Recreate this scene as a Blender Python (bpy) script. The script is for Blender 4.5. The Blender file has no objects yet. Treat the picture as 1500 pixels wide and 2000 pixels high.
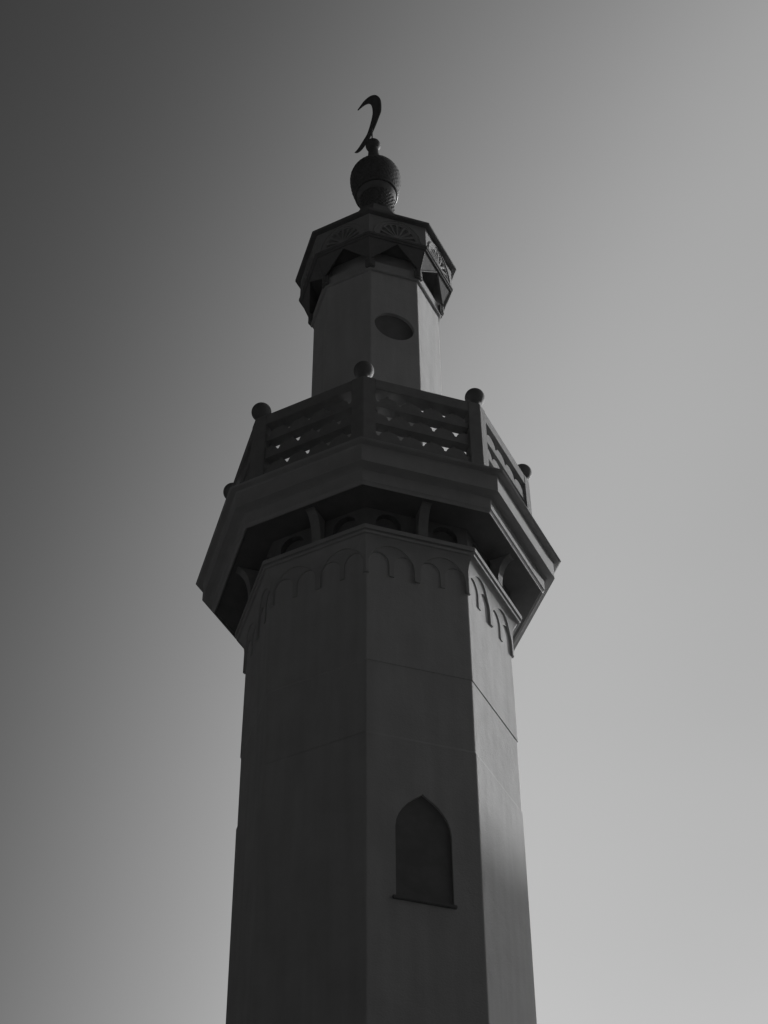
import bpy, bmesh, math, random
from mathutils import Vector, Matrix
random.seed(7)
sc = bpy.context.scene
C = sc.collection
R_ = math.radians
EYE = 1.6                      # camera height above the ground
PHI = R_(-4.634)               # turn of the octagon about its axis
# ------------------------------------------------------------------ camera
cam_d = bpy.data.cameras.new("camera"); cam = bpy.data.objects.new("camera", cam_d); C.objects.link(cam)
cam_d.sensor_fit = 'VERTICAL'; cam_d.sensor_height = 24.0; cam_d.lens = 24.0 * 3400 / 2000
cam_d.clip_start = 0.05; cam_d.clip_end = 5000
pitch, yaw, roll = R_(45.75), R_(0.3287), R_(-0.5756)
r0 = Vector((math.cos(yaw), -math.sin(yaw), 0))
fw = Vector((math.sin(yaw) * math.cos(pitch), math.cos(yaw) * math.cos(pitch), math.sin(pitch)))
u0 = r0.cross(fw)
rt = r0 * math.cos(roll) + u0 * math.sin(roll); up = -r0 * math.sin(roll) + u0 * math.cos(roll)
m = Matrix((rt, up, -fw)).transposed().to_4x4(); m.translation = Vector((0, -14.981, EYE))
cam.matrix_world = m
sc.camera = cam
# ------------------------------------------------------------------ light
SUN_AZ, SUN_EL = 136.0, 15.0   # degrees from the camera side towards the right, and above the horizon
a, e = R_(SUN_AZ), R_(SUN_EL)
sdir = Vector((math.sin(a) * math.cos(e), -math.cos(a) * math.cos(e), math.sin(e)))
sun_d = bpy.data.lights.new("sun", 'SUN'); sun = bpy.data.objects.new("sun", sun_d); C.objects.link(sun)
sun_d.energy = 2.35; sun_d.angle = R_(0.5); sun_d.color = (1, 1, 1)
sun.rotation_euler = sdir.to_track_quat('Z', 'Y').to_euler()
w = bpy.data.worlds.new("World"); sc.world = w; w.use_nodes = True
nt = w.node_tree; nt.nodes.clear(); N = nt.nodes.new; L = nt.links.new
sky = N('ShaderNodeTexSky'); sky.sky_type = 'NISHITA'; sky.sun_disc = False
sky.sun_elevation = e; sky.sun_rotation = math.pi - a
sky.altitude = 0; sky.air_density = 1.0; sky.dust_density = 1.0; sky.ozone_density = 1.0
bw = N('ShaderNodeRGBToBW'); L(sky.outputs[0], bw.inputs[0])
# how quickly the clear sky brightens from the side away from the sun towards the sun
geo = N('ShaderNodeNewGeometry')
SK = (R_(133.0), R_(16.0)); sk = (math.sin(SK[0]) * math.cos(SK[1]), -math.cos(SK[0]) * math.cos(SK[1]), math.sin(SK[1]))
dt = N('ShaderNodeVectorMath'); dt.operation = 'DOT_PRODUCT'; dt.inputs[1].default_value = sk
tcw = N('ShaderNodeTexCoord'); L(tcw.outputs['Generated'], dt.inputs[0])
mr = N('ShaderNodeMapRange'); mr.inputs[1].default_value = -1.0; mr.inputs[2].default_value = 1.0
L(dt.outputs['Value'], mr.inputs[0])
ZLO, ZHI = 0.80, 1.15
rp = N('ShaderNodeValToRGB'); rp.color_ramp.interpolation = 'B_SPLINE'; els = rp.color_ramp.elements
KN = [(-1.0, .04), (0.1, .04), (.27, .09), (.35, .24), (.43, .33), (.5, .455), (.57, .80), (.64, 1.235), (.71, 1.64), (.78, 1.37), (.85, 1.03), (.91, 1.1), (1.0, 4.0)]
for i, (c_, v_) in enumerate(KN):
    el = els[i] if i < 2 else els.new((c_ + 1) / 2)
    if i == 1: el = els[1]
for i, (c_, v_) in enumerate(KN):
    els[i].position = (c_ + 1) / 2
for i, (c_, v_) in enumerate(KN):
    els[i].color = (v_ / 4, v_ / 4, v_ / 4, 1)
L(mr.outputs[0], rp.inputs[0])
mm_ = N('ShaderNodeMath'); mm_.operation = 'MULTIPLY'; m4 = N('ShaderNodeMath'); m4.operation = 'MULTIPLY'; m4.inputs[1].default_value = 4.0
bg = N('ShaderNodeBackground'); bg.inputs['Strength'].default_value = 0.1
out = N('ShaderNodeOutputWorld'); L(bg.outputs[0], out.inputs[0])
L(bw.outputs[0], mm_.inputs[0]); L(rp.outputs[0], mm_.inputs[1]); 
sx = N('ShaderNodeSeparateXYZ'); L(tcw.outputs['Generated'], sx.inputs[0])
zr = N('ShaderNodeMapRange'); zr.inputs[1].default_value = 0.2; zr.inputs[2].default_value = 1.0; zr.inputs[3].default_value = ZLO; zr.inputs[4].default_value = ZHI
L(sx.outputs[2], zr.inputs[0]); mz = N('ShaderNodeMath'); mz.operation = 'MULTIPLY'
L(mm_.outputs[0], mz.inputs[0]); L(zr.outputs[0], mz.inputs[1])

hz = N('ShaderNodeTexNoise'); hz.inputs['Scale'].default_value = 2.2; hz.inputs['Detail'].default_value = 4; hz.inputs['Roughness'].default_value = 0.45
hm = N('ShaderNodeMapping'); hm.inputs['Scale'].default_value = (1, 1, 3.0); L(tcw.outputs['Generated'], hm.inputs[0]); L(hm.outputs[0], hz.inputs['Vector'])
hr = N('ShaderNodeMapRange'); hr.inputs[3].default_value = 0.94; hr.inputs[4].default_value = 1.06; L(hz.outputs['Fac'], hr.inputs[0])
mh = N('ShaderNodeMath'); mh.operation = 'MULTIPLY'; L(mz.outputs[0], mh.inputs[0]); L(hr.outputs[0], mh.inputs[1])
L(mh.outputs[0], m4.inputs[0]); L(m4.outputs[0], bg.inputs['Color'])
sc.view_settings.view_transform = 'Standard'; sc.view_settings.look = 'None'
sc.view_settings.gamma = 1.0; sc.view_settings.exposure = 0.5
# ------------------------------------------------------------------ materials
def mat(name, base, var=0.06, rough=0.85, bump=0.15, scale=3.0, streak=0.0, metal=0.0, fine=60.0):
    mt = bpy.data.materials.new(name); mt.use_nodes = True
    t = mt.node_tree; b = t.nodes['Principled BSDF']
    b.inputs['Roughness'].default_value = rough; b.inputs['Metallic'].default_value = metal
    if 'Specular IOR Level' in b.inputs: b.inputs['Specular IOR Level'].default_value = 0.25
    tc = t.nodes.new('ShaderNodeTexCoord')
    n1 = t.nodes.new('ShaderNodeTexNoise'); n1.inputs['Scale'].default_value = scale; n1.inputs['Detail'].default_value = 8
    n1.inputs['Roughness'].default_value = 0.6
    t.links.new(tc.outputs['Object'], n1.inputs['Vector'])
    fac = n1.outputs['Fac']
    if streak:
        mp = t.nodes.new('ShaderNodeMapping'); mp.inputs['Scale'].default_value = (5.0, 5.0, 0.45)
        t.links.new(tc.outputs['Object'], mp.inputs[0])
        n2 = t.nodes.new('ShaderNodeTexNoise'); n2.inputs['Scale'].default_value = 1.6; n2.inputs['Detail'].default_value = 5
        t.links.new(mp.outputs[0], n2.inputs['Vector'])
        mx = t.nodes.new('ShaderNodeMix'); mx.data_type = 'FLOAT'; mx.inputs[0].default_value = streak
        t.links.new(n1.outputs['Fac'], mx.inputs[2]); t.links.new(n2.outputs['Fac'], mx.inputs[3])
        fac = mx.outputs[0]
    cr = t.nodes.new('ShaderNodeMapRange')
    cr.inputs[1].default_value = 0.3; cr.inputs[2].default_value = 0.7
    cr.inputs[3].default_value = base * (1 - var); cr.inputs[4].default_value = base * (1 + var)
    t.links.new(fac, cr.inputs[0])
    cb = t.nodes.new('ShaderNodeCombineColor')
    for i in range(3): t.links.new(cr.outputs[0], cb.inputs[i])
    t.links.new(cb.outputs[0], b.inputs['Base Color'])
    if bump:
        n3 = t.nodes.new('ShaderNodeTexNoise'); n3.inputs['Scale'].default_value = fine; n3.inputs['Detail'].default_value = 6
        t.links.new(tc.outputs['Object'], n3.inputs['Vector'])
        ad = t.nodes.new('ShaderNodeMath'); ad.operation = 'MULTIPLY_ADD'; ad.inputs[1].default_value = 0.25
        t.links.new(n3.outputs['Fac'], ad.inputs[0]); t.links.new(n1.outputs['Fac'], ad.inputs[2])
        bp = t.nodes.new('ShaderNodeBump'); bp.inputs['Strength'].default_value = bump; bp.inputs['Distance'].default_value = 0.02
        t.links.new(ad.outputs[0], bp.inputs['Height']); t.links.new(bp.outputs[0], b.inputs['Normal'])
    return mt
PLASTER = mat('plaster', 0.53, 0.12, 0.9, 0.75, 2.2, 0.55)
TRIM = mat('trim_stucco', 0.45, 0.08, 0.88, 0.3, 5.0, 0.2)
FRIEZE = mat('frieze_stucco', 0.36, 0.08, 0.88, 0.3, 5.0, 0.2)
STONE = mat('cast_stone', 0.30, 0.10, 0.85, 0.35, 7.0)
METAL = mat('dark_metal', 0.13, 0.15, 0.65, 0.1, 12.0, 0, 0.0)
DARK_GREY = mat('grey_render', 0.20, 0.12, 0.9, 0.3, 6.0, 0.3)  # darker than the trim; soffit, bracket wall, crown parts, dome neck and roof
BALLM = mat('painted_ball', 0.20, 0.08, 0.7, 0.12, 9.0)
DOME = mat('dome_mosaic', 0.13, 0.35, 0.35, 0.3, 26.0)
GLASS = mat('dark_window', 0.21, 0.12, 0.6, 0.05, 5.0)
GROUND = mat('dry_ground', 0.19, 0.25, 0.95, 0.3, 0.4)
RIDGEM = mat('shadow_ridge_mat', 0.05, 0.3, 0.95, 0.3, 0.05)  # for the added ridge out of view
# ------------------------------------------------------------------ helpers
def obj(name, bm, mt, parent=None, smooth=False):
    me = bpy.data.meshes.new(name); bmesh.ops.recalc_face_normals(bm, faces=bm.faces[:])
    if smooth:
        for f in bm.faces: f.smooth = True
    bm.to_mesh(me); bm.free(); me.materials.append(mt)
    o = bpy.data.objects.new(name, me); C.objects.link(o)
    if parent: o.parent = parent
    return o
c225, t225 = math.cos(R_(22.5)), math.tan(R_(22.5))
def face_axes(k):
    a = PHI + R_(45 * k + 22.5)
    return Vector((math.sin(a), -math.cos(a), 0)), Vector((math.cos(a), math.sin(a), 0))
def fp(k, t, ap, z):
    """point on face k: t metres along the face, ap metres from the axis, z metres above the eye"""
    n, d = face_axes(k); return n * ap + d * t + Vector((0, 0, z + EYE))
def vp(k, R, z):
    a = PHI + R_(45 * k); return Vector((R * math.sin(a), -R * math.cos(a), z + EYE))
def ring(R, z, ch=0.012):
    """octagon of circumradius R with its corners cut by ch metres"""
    P = [vp(k, R, z) for k in range(8)]; out = []
    for k in range(8):
        p = P[k]; a = (P[k - 1] - p).normalized(); b = (P[(k + 1) % 8] - p).normalized()
        if ch > 0: out += [p + a * ch, p * 1 + (a + b) * ch * 0.30, p + b * ch]
        else: out.append(p)
    return out
def oct_lathe(bm, prof, ch=0.012, closed=False, cap=True):
    rows = [[bm.verts.new(p) for p in ring(R, z, ch)] for R, z in prof]
    n = len(rows[0]); m_ = len(rows)
    for i in range(m_ if closed else m_ - 1):
        A, B = rows[i], rows[(i + 1) % m_]
        for j in range(n): bm.faces.new((A[j], A[(j + 1) % n], B[(j + 1) % n], B[j]))
    if not closed and cap:
        bm.faces.new(rows[0]); bm.faces.new(rows[-1])
def lathe(bm, prof, seg=48, cx=0, cy=0, zoff=EYE, wob=None):
    rows = []
    for i, (r, z) in enumerate(prof):
        if r < 1e-5: rows.append([bm.verts.new((cx, cy, z + zoff))]); continue
        rows.append([bm.verts.new((cx + r * math.cos(2 * math.pi * j / seg), cy + r * math.sin(2 * math.pi * j / seg), z + zoff)) for j in range(seg)])
    for A, B in zip(rows, rows[1:]):
        for j in range(seg):
            j2 = (j + 1) % seg
            if len(A) == 1 and len(B) == 1: continue
            if len(A) == 1: bm.faces.new((A[0], B[j], B[j2]))
            elif len(B) == 1: bm.faces.new((A[j], A[j2], B[0]))
            else: bm.faces.new((A[j], A[j2], B[j2], B[j]))
    if len(rows[0]) > 1: bm.faces.new(rows[0])
    if len(rows[-1]) > 1: bm.faces.new(rows[-1])
def prism(bm, pts_a, pts_b):
    A = [bm.verts.new(p) for p in pts_a]; B = [bm.verts.new(p) for p in pts_b]; n = len(A)
    bm.faces.new(A); bm.faces.new(B[::-1])
    for i in range(n): bm.faces.new((A[i], B[i], B[(i + 1) % n], A[(i + 1) % n]))
def face_prism(bm, k, outline, ap0, ap1):
    """outline of (t, z) on face k extruded from ap0 to ap1"""
    prism(bm, [fp(k, t, ap0, z) for t, z in outline], [fp(k, t, ap1, z) for t, z in outline])
def fbox(bm, k, t0, t1, a0, a1, z0, z1): face_prism(bm, k, [(t0, z0), (t1, z0), (t1, z1), (t0, z1)], a0, a1)
def cut(o, cutter_bm):
    """carve a solid out of an object's mesh for good; no helper stays behind"""
    bmesh.ops.recalc_face_normals(cutter_bm, faces=cutter_bm.faces[:])
    me = bpy.data.meshes.new('cut'); cutter_bm.to_mesh(me); cutter_bm.free()
    c = bpy.data.objects.new('cut', me); C.objects.link(c)
    md = o.modifiers.new('b', 'BOOLEAN'); md.operation = 'DIFFERENCE'; md.object = c; md.solver = 'EXACT'
    dg = bpy.context.evaluated_depsgraph_get(); dg.update()
    new = bpy.data.meshes.new_from_object(o.evaluated_get(dg)); o.modifiers.clear(); o.data = new
    bpy.data.objects.remove(c)
def copy(o, parent):
    c = o.copy(); C.objects.link(c); c.parent = parent
    for ch in list(o.children): copy(ch, c)
    return c
def spin(o, k):
    o.matrix_basis = Matrix.Rotation(R_(45 * k), 4, 'Z') @ o.matrix_basis
# ------------------------------------------------------------------ setting
bm = bmesh.new()
S = 2500; g = 40
for i in range(g + 1):
    for j in range(g + 1): bm.verts.new((-S + 2 * S * i / g, -S + 2 * S * j / g, 0))
bm.verts.ensure_lookup_table()
for i in range(g):
    for j in range(g):
        bm.faces.new([bm.verts[q] for q in (i * (g + 1) + j, (i + 1) * (g + 1) + j, (i + 1) * (g + 1) + j + 1, i * (g + 1) + j + 1)])
gr = obj('ground', bm, GROUND); gr['kind'] = 'structure'
# unseen ridge, added towards the sun to cast a shadow on the lower shaft
bm = bmesh.new()
DIST = 110.0; sh = Vector((sdir.x, sdir.y, 0)).normalized(); sp = Vector((-sh.y, sh.x, 0))
TOPZ = EYE + 9.62 + DIST * math.tan(e)
nu, nv = 80, 24; grid = []
for i in range(nu + 1):
    row = []
    for j in range(nv + 1):
        v = j / nv; s_ = (i / nu - 0.5) * 420
        prof = math.sin(math.pi * v) ** 1.3
        h = TOPZ * prof * math.exp(-(s_ / 150) ** 4) + (0.5 * math.sin(s_ * .21) * prof if abs(s_) > 25 else 0)
        p = sh * (DIST + (v - 0.5) * 90) + sp * s_; row.append(bm.verts.new((p.x, p.y, max(h, 0) - 0.3)))
    grid.append(row)
for i in range(nu):
    for j in range(nv): bm.faces.new((grid[i][j], grid[i + 1][j], grid[i + 1][j + 1], grid[i][j + 1]))
hl = obj('shadow_ridge', bm, RIDGEM, None, True); hl['kind'] = 'structure'
# ------------------------------------------------------------------ the minaret
T = bpy.data.objects.new('minaret', None); C.objects.link(T)
T['label'] = 'tall octagonal plastered mosque minaret with railed balcony, small dome and crescent'
T['category'] = 'minaret'
# main shaft
bm = bmesh.new()
oct_lathe(bm, [(1.60, -EYE), (1.60, -1.0), (1.472, -0.95), (1.474, 7.6), (1.503, 10.745), (1.492, 10.775), (1.500, 11.690), (1.510, 11.696), (1.513, 13.45)])
shaft = obj('shaft', bm, PLASTER, T)
def arch_outline(w, zb, zs, za, n=14):
    """pointed, slightly ogee arch"""
    P = [(-w, zb), (w, zb), (w, zs)]
    right = []
    for i in range(1, n):
        q = i / n; x = w * math.cos(q * math.pi / 2) ** 0.78; z = zs + (za - zs) * (math.sin(q * math.pi / 2) ** 1.35)
        right.append((x, z))
    return P + right + [(0, za)] + [(-x, z) for x, z in right[::-1]] + [(-w, zs)]
WIN = [(-.282, 8.93), (.282, 8.93), (.282, 9.70), (.272, 9.78), (.243, 9.862), (.205, 9.93), (.155, 9.995), (.10, 10.045), (.045, 10.085), (0, 10.125),
       (-.045, 10.085), (-.10, 10.045), (-.155, 9.995), (-.205, 9.93), (-.243, 9.862), (-.272, 9.78), (-.282, 9.70)]
bm = bmesh.new(); face_prism(bm, 0, WIN, 1.345, 1.60); cut(shaft, bm)
bm = bmesh.new(); face_prism(bm, 0, [(x * 0.995, z) for x, z in WIN], 1.346, 1.356)
win = obj('window', bm, GLASS, shaft)
bm = bmesh.new()
fbox(bm, 0, -0.318, 0.305, 1.34, 1.399, 8.895, 8.93)
bmesh.ops.bevel(bm, geom=bm.edges[:], offset=0.006, segments=2, affect='EDGES')
obj('window_sill', bm, GLASS, shaft)
# scalloped arcade under the balcony: one run of eight arched faces
def flare(z):
    t = min(max((z - 13.19) / 0.25, 0), 1)
    return 0.125 * (1 - math.sqrt(max(0, 1 - t * t * 0.96))) / (1 - math.sqrt(0.04))
def arcade_layer(bm, R, centres, hw, spring, rise, bottom, ztop):
    ap0 = R * c225
    cuts = [-1.0]
    for c in centres:
        cuts += [c - hw] + [c - hw * math.cos(math.pi * i / 20) for i in range(1, 20)] + [c + hw]
    cuts.append(1.0)
    for k in range(8):
        zl = lambda s: next((spring + rise * math.sqrt(max(0, 1 - ((s - c) / hw) ** 2)) for c in centres if abs(s - c) < hw - 1e-6), None)
        segs = []
        for s0, s1 in zip(cuts, cuts[1:]):
            if s1 - s0 < 1e-6: continue
            inside = any(abs((s0 + s1) / 2 - c) < hw for c in centres)
            if inside:
                c = min(centres, key=lambda q: abs(q - (s0 + s1) / 2))
                f = lambda s: spring + rise * math.sqrt(max(0, 1 - ((s - c) / hw) ** 2))
                segs.append((s0, s1, f(s0), f(s1)))
            else:
                segs.append((s0, s1, bottom, bottom))
        def pt(s, z, inner=False):
            ap = ap0 + flare(z); 
            if inner: ap = 1.46 * c225
            return fp(k, s * ap * t225, ap, z)
        nr = 14; prev_b = None
        for s0, s1, b0, b1 in segs:
            cols = []
            for s, b in ((s0, b0), (s1, b1)):
                zz = [b + (ztop - b) * (1 - (1 - i / nr)) for i in range(nr + 1)]
                cols.append([bm.verts.new(pt(s, z)) for z in zz])
            for i in range(nr): bm.faces.new((cols[0][i], cols[1][i], cols[1][i + 1], cols[0][i + 1]))
            i0 = bm.verts.new(pt(s0, b0, True)); i1 = bm.verts.new(pt(s1, b1, True))
            bm.faces.new((cols[0][0], cols[1][0], i1, i0))
            if prev_b is not None and abs(prev_b - b0) > 1e-4:
                q = [bm.verts.new(p) for p in (pt(s0, prev_b), pt(s0, b0), pt(s0, b0, True), pt(s0, prev_b, True))]
                bm.faces.new(q)
            prev_b = b1
bm = bmesh.new()
arcade_layer(bm, 1.527, [-.75, -.25, .25, .75], .205, 13.09, .15, 12.915, 13.43)
arcade_layer(bm, 1.541, [-.5, .5], .445, 13.06, .27, 12.905, 13.43)
bmesh.ops.remove_doubles(bm, verts=bm.verts[:], dist=1e-5)
obj('arcade', bm, TRIM, shaft)
# moulded collar between arcade and balcony
bm = bmesh.new()
oct_lathe(bm, [(1.40, 13.40), (1.640, 13.40), (1.645, 13.425), (1.632, 13.43), (1.632, 13.445), (1.664, 13.447), (1.668, 13.50), (1.655, 13.515), (1.40, 13.52)], 0.008)
obj('collar', bm, TRIM, T)
# drum wall behind the brackets, with blind arches
bm = bmesh.new(); oct_lathe(bm, [(1.555, 13.50), (1.555, 13.90)], 0.008)
drum = obj('bracket_wall', bm, DARK_GREY, T)
bm = bmesh.new()
for k in range(8):
    for c in (-.33, .33):
        P = [(c - .145, 13.54), (c + .145, 13.54)] + [(c + .145 * math.cos(math.pi * i / 12), 13.67 + .16 * math.sin(math.pi * i / 12)) for i in range(13)]
        face_prism(bm, k, P, 1.36, 1.6)
cut(drum, bm)
for k in range(8):
    bm = bmesh.new(); prof = [(1.455, 13.50), (1.53, 13.50)]
    for i in range(0, 11):
        q = i / 10 * math.pi / 2; prof.append((1.545 + .165 * (1 - math.cos(q)), 13.52 + .345 * math.sin(q)))
    prof += [(1.71, 13.885), (1.455, 13.885)]
    wd = 0.055
    prism(bm, [fp(k, .035 - wd, a_, z) for a_, z in prof], [fp(k, .035 + wd, a_, z) for a_, z in prof])
    b = obj('bracket', bm, STONE, T)
# balcony slab with its moulded edge
bm = bmesh.new()
oct_lathe(bm, [(1.3, 13.875), (1.916, 13.875), (1.922, 13.845), (1.932, 13.842), (1.932, 13.862), (1.950, 13.885), (1.958, 13.89), (1.960, 13.99), (1.962, 14.055), (2.0, 14.066),
               (2.088, 14.072), (2.090, 14.30), (2.10, 14.322), (2.165, 14.328), (2.184, 14.340), (2.184, 14.346), (2.12, 14.385), (1.3, 14.40)], 0.008)
slab = obj('balcony_slab', bm, TRIM, T)
bm = bmesh.new(); oct_lathe(bm, [(1.35, 13.871), (1.908, 13.871), (1.908, 13.878), (1.35, 13.878)], 0.008, closed=True); obj('soffit', bm, DARK_GREY, slab)  # darker ring laid just under the slab
# parapet: curb, eight bent corner posts, eight pierced panels under a top rail
bm = bmesh.new(); oct_lathe(bm, [(1.93, 14.395), (1.93, 14.58), (1.92, 14.60), (1.76, 14.60), (1.76, 14.395)], 0.006, closed=True)
obj('parapet_curb', bm, STONE, T)
def make_post(k):
    bm = bmesh.new(); V = vp(k, 1.90, 0); V.z = 0
    a = (vp(k - 1, 1.90, 0) - vp(k, 1.90, 0)).normalized(); b = (vp(k + 1, 1.90, 0) - vp(k, 1.90, 0)).normalized()
    Vi = vp(k, 1.74, 0); Vi.z = 0
    base = [V + a * .155, V + (a + b) * .004, V + b * .155, Vi + b * .095, Vi, Vi + a * .095]
    prism(bm, [p + Vector((0, 0, 14.58 + EYE)) for p in base], [p + Vector((0, 0, 15.735 + EYE)) for p in base])
    bmesh.ops.bevel(bm, geom=bm.edges[:], offset=0.006, segments=2, affect='EDGES')
    return obj('parapet_post', bm, STONE, T)
for k in range(8):
    p = make_post(k); c = vp(k, 1.822, 0)
    bm = bmesh.new()
    r = 0.121; prof = [(0.0, 15.905 + r)] + [(r * math.sin(math.pi * i / 24), 15.905 + r * math.cos(math.pi * i / 24)) for i in range(1, 21)] + [(.05, 15.775), (.055, 15.73)]
    lathe(bm, prof, 40, c.x, c.y)
    obj('ball_finial', bm, BALLM, p, True)
def make_panel(k):
    bm = bmesh.new()
    hw = 1.90 * math.sin(R_(22.5)) - .150; a1 = 1.90 * c225 - .022; a0 = a1 - .122
    bumps = [(15.265, 0.0), (14.97, .135), (14.675, 0.0)]
    for zb, sh_ in bumps:
        top = []; n = 160
        for i in range(n + 1):
            t = -hw + 2 * hw * i / n
            q = ((t - sh_) / .27) % 1.0 - 0.5           # bump centred between valleys
            h = .088 * math.sqrt(max(0, 1 - (q / .45) ** 2))
            top.append((t, zb + .09 + h))
        A = [bm.verts.new(fp(k, t, a1, z)) for t, z in top]; B = [bm.verts.new(fp(k, t, a0, z)) for t, z in top]
        A2 = [bm.verts.new(fp(k, t, a1, zb)) for t, z in top]; B2 = [bm.verts.new(fp(k, t, a0, zb)) for t, z in top]
        for i in range(n):
            bm.faces.new((A[i], A[i + 1], A2[i + 1], A2[i])); bm.faces.new((B[i], B2[i], B2[i + 1], B[i + 1]))
            bm.faces.new((A[i], B[i], B[i + 1], A[i + 1])); bm.faces.new((A2[i], A2[i + 1], B2[i + 1], B2[i]))
    # slim uprights between the rows, hidden behind the crests
    for (zb, sh_), (za, _) in zip(bumps, [(15.56, 0), (15.265, 0), (14.97, 0)]):
        for j in range(-3, 4):
            t = sh_ + .135 + j * .27
            if abs(t) < hw - .02: fbox(bm, k, t - .018, t + .018, a0 + .01, a0 + .05, zb + .09, za + .004)
    return obj('pierced_panel', bm, STONE, T)
def make_rail(k):
    bm = bmesh.new(); hw = 1.90 * math.sin(R_(22.5)) - .150; a1 = 1.90 * c225 - .004
    fbox(bm, k, -hw, hw, a1 - .17, a1, 15.555, 15.728)
    bmesh.ops.bevel(bm, geom=bm.edges[:], offset=0.006, segments=2, affect='EDGES')
    return obj('top_rail', bm, STONE, T)
for k in range(8): make_panel(k); make_rail(k)
# upper shaft
bm = bmesh.new(); oct_lathe(bm, [(0.90, 14.39), (0.872, 14.9), (0.868, 19.19)], 0.012)
ush = obj('upper_shaft', bm, PLASTER, T)
bm = bmesh.new()
circ = [(.272 * math.cos(2 * math.pi * i / 48) - .005, 18.088 + .272 * math.sin(2 * math.pi * i / 48)) for i in range(48)]
face_prism(bm, 0, circ, .745, .95); cut(ush, bm)
bm = bmesh.new(); face_prism(bm, 0, circ, .747, .755); obj('round_window', bm, GLASS, ush)
# lantern head
bm = bmesh.new()
oct_lathe(bm, [(.86, 19.185), (.905, 19.185), (.912, 19.20), (.900, 19.225), (.900, 19.37), (.80, 19.43), (.80, 19.716), (.5, 19.716)], 0.01)
head = obj('lantern_head', bm, TRIM, T)
bm = bmesh.new()
for k in range(8):     # corner wedges between the pointed recesses
    UR, LR = 1.052, .935
    U = vp(k, UR, 19.72); Lk = vp(k, LR, 19.36); Lb = vp(k, LR - .005, 19.21)
    am = UR * c225
    Mm = fp(k - 1, 0, am, 19.72); Mp = fp(k, 0, am, 19.72); Ti = vp(k, .79, 19.72)
    ps = [bm.verts.new(p) for p in (U, Mm, Mp, Ti, Lk)]
    u_, mm, mp_, ti, lk = ps
    for f in ((u_, mm, lk), (u_, lk, mp_), (mp_, lk, ti), (ti, lk, mm), (u_, mp_, ti), (u_, ti, mm)): bm.faces.new(f)
    # the little corner pier below the wedge
    a = (vp(k - 1, 1, 0) - vp(k, 1, 0)).normalized(); b = (vp(k + 1, 1, 0) - vp(k, 1, 0)).normalized()
    for Rr, wv, z0, z1 in ((.938, .075, 19.225, 19.38), (.950, .035, 19.24, 19.42)):
        V = vp(k, Rr, 0); V.z = 0; Vi = vp(k, .80, 0); Vi.z = 0
        base = [V + a * wv, V, V + b * wv, Vi]
        prism(bm, [p + Vector((0, 0, z0 + EYE)) for p in base], [p + Vector((0, 0, z1 + EYE)) for p in base])
obj('corner_wedges', bm, DARK_GREY, head)
bm = bmesh.new()     # thin ribs edging the recesses
def rod(bm, p, q, w_):
    d = (q - p).normalized(); x = d.cross(Vector((0, 0, 1))).normalized() * w_; y = d.cross(x).normalized() * w_
    prism(bm, [p + x, p + y, p - x, p - y], [q + x, q + y, q - x, q - y])
for k in range(8):
    am = 1.052 * c225
    for kk in (k, k + 1): rod(bm, fp(k, 0, am - .004, 19.712), vp(kk, .937, 19.37), .009)
    rod(bm, vp(k, 1.05, 19.715), vp(k, .94, 19.37), .009)
obj('recess_ribs', bm, DARK_GREY, head)
bm = bmesh.new()
oct_lathe(bm, [(.8, 19.718), (1.075, 19.718), (1.083, 19.735), (1.070, 19.75), (1.092, 19.757), (1.098, 19.785), (1.085, 19.80), (.8, 19.80)], 0.006)
obj('head_moulding', bm, DARK_GREY, head)
bm = bmesh.new(); oct_lathe(bm, [(1.045, 19.79), (1.045, 20.24)], 0.004); obj('frieze_core', bm, STONE, head)
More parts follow.
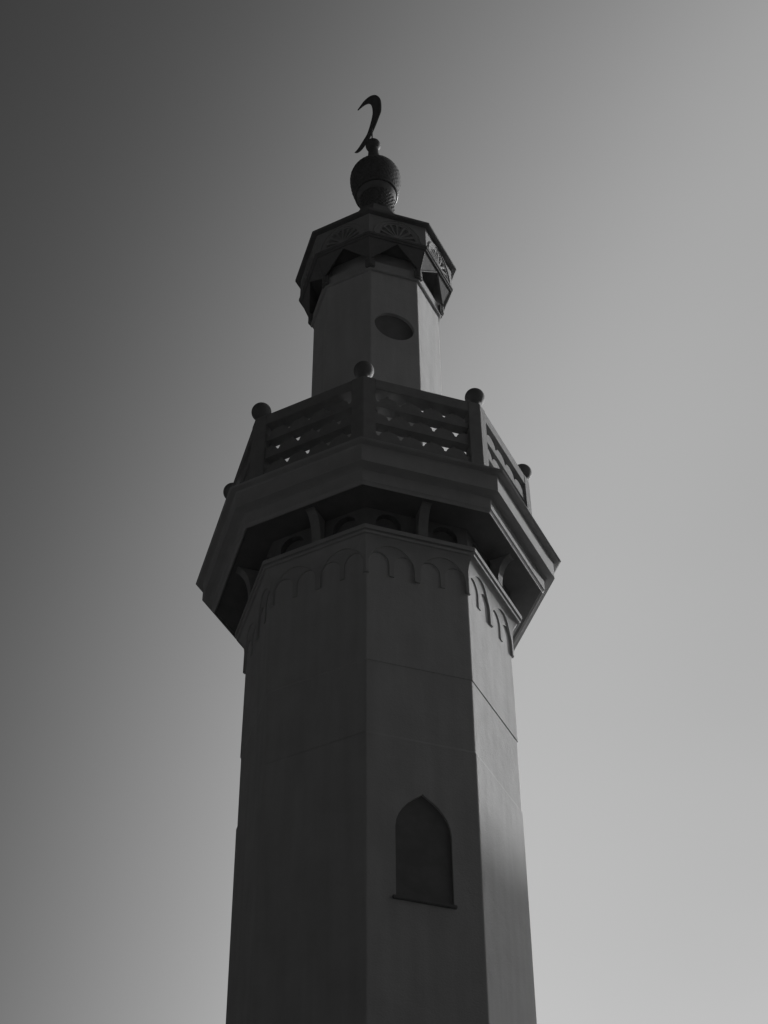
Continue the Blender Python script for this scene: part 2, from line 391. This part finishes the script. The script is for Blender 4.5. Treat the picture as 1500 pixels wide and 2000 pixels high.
for k in range(8):
    bm = bmesh.new(); hw = 1.080 * math.sin(R_(22.5)); a1 = 1.080 * c225; a0 = 1.046 * c225
    zc = 19.81; rx, rz = .275, .335
    # plate around the fan opening
    n = 32; arc = [(-rx * math.cos(math.pi * i / n), zc + rz * math.sin(math.pi * i / n)) for i in range(n + 1)]
    top = 20.235
    def outer(i):
        t = arc[i][0]; return (t, top)
    def quad(q, x0, x1): 
        A = [bm.verts.new(fp(k, t, x1, z)) for t, z in q]; bm.faces.new(A)
    P = [bm.verts.new(fp(k, t, a1, z)) for t, z in arc]; Q = [bm.verts.new(fp(k, t, a1, top)) for t, z in arc]; I = [bm.verts.new(fp(k, t, a0, z)) for t, z in arc]
    for i in range(n):
        bm.faces.new((P[i], P[i + 1], Q[i + 1], Q[i])); bm.faces.new((P[i], I[i], I[i + 1], P[i + 1]))
    for s_ in (-1, 1):
        fbox(bm, k, *sorted((s_ * rx, s_ * (hw - .001))), a0, a1 - .0005, 19.795, top)
    # raised outer arch band
    for s_, (r1, r2) in ((0, (1.20, 1.27)),):
        A = [(-rx * r2 * math.cos(math.pi * i / n), zc + rz * 1.16 * math.sin(math.pi * i / n)) for i in range(n + 1)]
        B = [(-rx * r1 * math.cos(math.pi * i / n), zc + rz * 1.11 * math.sin(math.pi * i / n)) for i in range(n + 1)]
        for i in range(n):
            face_prism(bm, k, [A[i], A[i + 1], B[i + 1], B[i]], a1 - .002, a1 + .012)
    # radiating ribs with rounded tips, and the half-round hub
    for j in range(9):
        th = math.pi * (j + .0) / 8
        d = Vector((math.cos(th), math.sin(th))); nrm = Vector((-d.y, d.x))
        w0, w1 = .009, .017
        pts = [d * .05 + nrm * w0, d * .05 - nrm * w0, d * .30 - nrm * w1, d * .30 + nrm * w1]
        pts = [(p.x * .93, max(zc - .012, zc + p.y * 1.05)) for p in pts]
        if j in (0, 8): pts = [(d.x * .04, zc - .012), (d.x * .04, zc + .012), (d.x * .275, zc + .016), (d.x * .275, zc - .012)]
        face_prism(bm, k, pts, a0, a1 - .004)
    for j in range(8):           # scalloped heads of the petals
        th0, th1 = math.pi * j / 8, math.pi * (j + 1) / 8; pts = []
        for i in range(9):
            th = th0 + (th1 - th0) * i / 8; q = (i / 8 - .5) * 2
            rr = .235 + .045 * math.sqrt(max(0, 1 - q * q)); pts.append((rr * math.cos(th), rr * math.sin(th)))
        o_ = [(.30 * math.cos(th0 + (th1 - th0) * i / 8), .30 * math.sin(th0 + (th1 - th0) * i / 8)) for i in range(9)]
        for i in range(8):
            face_prism(bm, k, [(x * .93, zc + y * 1.1) for x, y in (pts[i], pts[i + 1], o_[i + 1], o_[i])], a0, a1 - .006)
    hub = [(.062 * math.cos(math.pi * i / 12), zc + .062 * math.sin(math.pi * i / 12)) for i in range(13)]
    face_prism(bm, k, hub, a0, a1)
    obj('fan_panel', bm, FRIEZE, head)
# eave and pyramid roof
bm = bmesh.new()
oct_lathe(bm, [(.9, 20.222), (1.150, 20.222), (1.160, 20.232), (1.160, 20.262), (1.13, 20.285), (.45, 21.15), (.42, 21.32), (.34, 21.50), (.28, 21.66), (.1, 21.68)], 0.006)
obj('roof', bm, DARK_GREY, T)
# dome on its drum, leaning a little to the left like the real one
F = bpy.data.objects.new('dome', None); C.objects.link(F); F.parent = T
PIV = Vector((.038, 0, 21.66 + EYE)); F.location = PIV
LEAN = R_(-1.9); F.rotation_euler = (0, LEAN, 0)
def fobj(name, bm, mt, smooth=False, parent=None):
    bmesh.ops.translate(bm, verts=bm.verts[:], vec=-Vector((0, 0, PIV.z)))
    return obj(name, bm, mt, parent or F, smooth)
def studs(bm, prof_r, rows, seg, size, hgt):
    """small raised diamonds, staggered row by row, over a surface of revolution"""
    for i, z in enumerate(rows):
        r = prof_r(z); dz = size
        for j in range(seg):
            th = 2 * math.pi * (j + (i % 2) * .5) / seg; dth = math.pi / seg * .86
            def P(t, zz, h=0):
                rr = prof_r(zz) + h; return Vector((rr * math.cos(t), rr * math.sin(t), zz + EYE))
            c = bm.verts.new(P(th + random.uniform(-.2, .2) * dth, z - dz * random.uniform(-.1, .4), hgt * random.uniform(.25, 1.25)))
            q = [bm.verts.new(P(th - dth, z, .000)), bm.verts.new(P(th, z - dz, .001)), bm.verts.new(P(th + dth, z, .000)), bm.verts.new(P(th, z + dz, .000))]
            for a_, b_ in zip(q, q[1:] + q[:1]): bm.faces.new((a_, b_, c))
bm = bmesh.new()
drum_r = lambda z: .262 - .010 * math.sin((z - 21.66) * 9)
lathe(bm, [(drum_r(z), z) for z in [21.50] + [21.66 + .04 * i for i in range(12)]] + [(.2, 22.12)], 48)
studs(bm, drum_r, [21.70 + .042 * i for i in range(10)], 30, .034, .009)
fobj('dome_drum', bm, DOME)
bm = bmesh.new(); lathe(bm, [(.248, 22.08), (.262, 22.12), (.285, 22.17), (.302, 22.225), (.302, 22.26), (.1, 22.27)], 64); fobj('dome_neck', bm, DARK_GREY, True)
bm = bmesh.new()
def bulb_r(z):
    if z >= 22.66: return math.sqrt(max(0, .388 ** 2 - ((z - 22.66) * .97) ** 2))
    q = (22.66 - z) / .43; return .388 - .066 * q ** 1.9
zs = [22.235, 22.24] + [22.26 + .04 * i for i in range(11)] + [22.70 + .03 * i for i in range(11)] + [23.02, 23.035, 23.045]
lathe(bm, [(.300, 22.225), (.318, 22.222), (.330, 22.232), (.330, 22.25)] + [(bulb_r(z), z) for z in zs[2:]] + [(0.0, 23.049)], 64)
studs(bm, bulb_r, [22.30 + .052 * i for i in range(14)], 34, .046, .0042)
fobj('dome_shell', bm, DOME)
bm = bmesh.new()
lathe(bm, [(.15, 22.98), (.135, 23.04), (.108, 23.20), (.09, 23.36), (.08, 23.50), (.07, 23.56)], 40); fobj('neck_cone', bm, METAL, True)
bm = bmesh.new(); r = .119; lathe(bm, [(0, 23.64 - r)] + [(r * math.sin(math.pi * i / 24), 23.64 - r * math.cos(math.pi * i / 24)) for i in range(1, 24)] + [(0, 23.64 + r)], 40)
fobj('finial_ball', bm, METAL, True)
# crescent: a flat plate in an upright plane turned away from the camera
OUT = [(-0.4344, 25.2315), (-0.4224, 25.2375), (-0.4052, 25.246), (-0.3851, 25.2556), (-0.3641, 25.2644), (-0.3423, 25.2734), (-0.3188, 25.2831), (-0.294, 25.2911), (-0.2684, 25.2951), (-0.2413, 25.2945), (-0.2127, 25.2906), (-0.1841, 25.2839), (-0.1571, 25.2747), (-0.1322, 25.2633), (-0.1086, 25.2495), (-0.0855, 25.233), (-0.0622, 25.2136), (-0.0381, 25.191), (-0.0137, 25.1653), (0.0099, 25.1373), (0.0318, 25.1075), (0.0518, 25.0756), (0.0705, 25.0415), (0.0876, 25.0061), (0.1028, 24.9702), (0.1161, 24.9338), (0.1275, 24.8965), (0.1373, 24.8588), (0.1452, 24.8213), (0.1512, 24.7851), (0.1553, 24.7497), (0.1579, 24.7127), (0.1594, 24.6719), (0.1606, 24.6235), (0.161, 24.5699), (0.1593, 24.5177), (0.1545, 24.4737), (0.1451, 24.441), (0.1321, 24.4155), (0.1178, 24.3934), (0.1045, 24.371), (0.093, 24.3483), (0.0819, 24.3271), (0.0705, 24.3058), (0.0578, 24.2829), (0.0429, 24.2568), (0.0266, 24.2288), (0.0103, 24.2016), (-0.0042, 24.1779), (-0.0164, 24.159), (-0.0272, 24.1433), (-0.0373, 24.1293), (-0.0474, 24.1154), (-0.0569, 24.1018), (-0.0657, 24.0892), (-0.0754, 24.0768), (-0.0875, 24.0637), (-0.1029, 24.0496), (-0.1206, 24.0349), (-0.1395, 24.0203), (-0.1583, 24.0064), (-0.1767, 23.993), (-0.1954, 23.9799), (-0.2147, 23.9676), (-0.2352, 23.9567), (-0.2576, 23.9465), (-0.2814, 23.9369), (-0.3052, 23.9295), (-0.3276, 23.9257), (-0.3484, 23.9263), (-0.3684, 23.9303), (-0.3873, 23.9366), (-0.405, 23.9441), (-0.4216, 23.9528), (-0.4371, 23.9633), (-0.4513, 23.9749), (-0.4642, 23.9868), (-0.476, 24.0005), (-0.4868, 24.0158), (-0.4957, 24.0297), (-0.502, 24.0394), (-0.4905, 24.0379), (-0.4741, 24.0354), (-0.4553, 24.0341), (-0.4366, 24.0359), (-0.4184, 24.0415), (-0.3996, 24.0497), (-0.3798, 24.0599), (-0.3591, 24.0714), (-0.3366, 24.0847), (-0.3127, 24.1), (-0.2888, 24.116), (-0.2663, 24.1314), (-0.2452, 24.1452), (-0.2248, 24.1582), (-0.2058, 24.1722), (-0.189, 24.1886), (-0.1752, 24.2076), (-0.1638, 24.2284), (-0.1534, 24.2514), (-0.1425, 24.2767), (-0.1306, 24.305), (-0.1186, 24.3361), (-0.1069, 24.3686), (-0.0959, 24.4016), (-0.0853, 24.4352), (-0.0751, 24.47), (-0.0659, 24.5048), (-0.0582, 24.5388), (-0.0519, 24.5706), (-0.0469, 24.601), (-0.0435, 24.6324), (-0.0422, 24.6671), (-0.0433, 24.7071), (-0.0464, 24.7508), (-0.0512, 24.7948), (-0.0572, 24.8357), (-0.0643, 24.873), (-0.0728, 24.9082), (-0.0828, 24.9417), (-0.0944, 24.9735), (-0.1079, 25.0039), (-0.1232, 25.0328), (-0.1397, 25.0596), (-0.1572, 25.0841), (-0.1755, 25.106), (-0.1948, 25.1255), (-0.2151, 25.1429), (-0.2364, 25.1587), (-0.259, 25.1726), (-0.2828, 25.1845), (-0.3072, 25.1949), (-0.332, 25.2043), (-0.3595, 25.213), (-0.3892, 25.2207), (-0.4158, 25.227)]
n_ = Vector((math.sin(R_(50)), math.cos(R_(50)), 0)); d_ = Vector((math.cos(R_(50)), -math.sin(R_(50)), 0))
bm = bmesh.new(); th = .009
def resample(P, n):
    P = [Vector(p) for p in P]; Ls = [0]
    for p, q in zip(P, P[1:]): Ls.append(Ls[-1] + (q - p).length)
    res = []
    for i in range(n + 1):
        d = Ls[-1] * i / n; j = max(q for q in range(len(Ls) - 1) if Ls[q] <= d + 1e-9); t = (d - Ls[j]) / max(Ls[j + 1] - Ls[j], 1e-9)
        res.append(P[j].lerp(P[j + 1], min(t, 1)))
    return res
def param(P, Q, n):
    # pair the two edges of the crescent by the angle seen from its middle
    return resample(P, n), resample(Q, n)
NO = 80
o_, i_ = param(OUT[:NO + 1], (OUT[NO:] + OUT[:1])[::-1], 64)
V3 = lambda p, s_: d_ * p.x + Vector((0, 0, p.y + EYE)) + n_ * th * s_
rows = [[bm.verts.new(V3(o_[j], 1)), bm.verts.new(V3(o_[j], -1)), bm.verts.new(V3(i_[j], -1)), bm.verts.new(V3(i_[j], 1))] for j in range(65)]
for A, B in zip(rows, rows[1:]):
    for j in range(4): bm.faces.new((A[j], A[(j + 1) % 4], B[(j + 1) % 4], B[j]))
bmesh.ops.remove_doubles(bm, verts=bm.verts[:], dist=1e-4)
cres = obj('crescent', bm, METAL, T)
bm = bmesh.new(); rod(bm, Vector((-0.041, 0, 23.73 + EYE)), Vector((-0.044, 0, 24.14 + EYE)), .011); obj('crescent_rod', bm, METAL, cres)
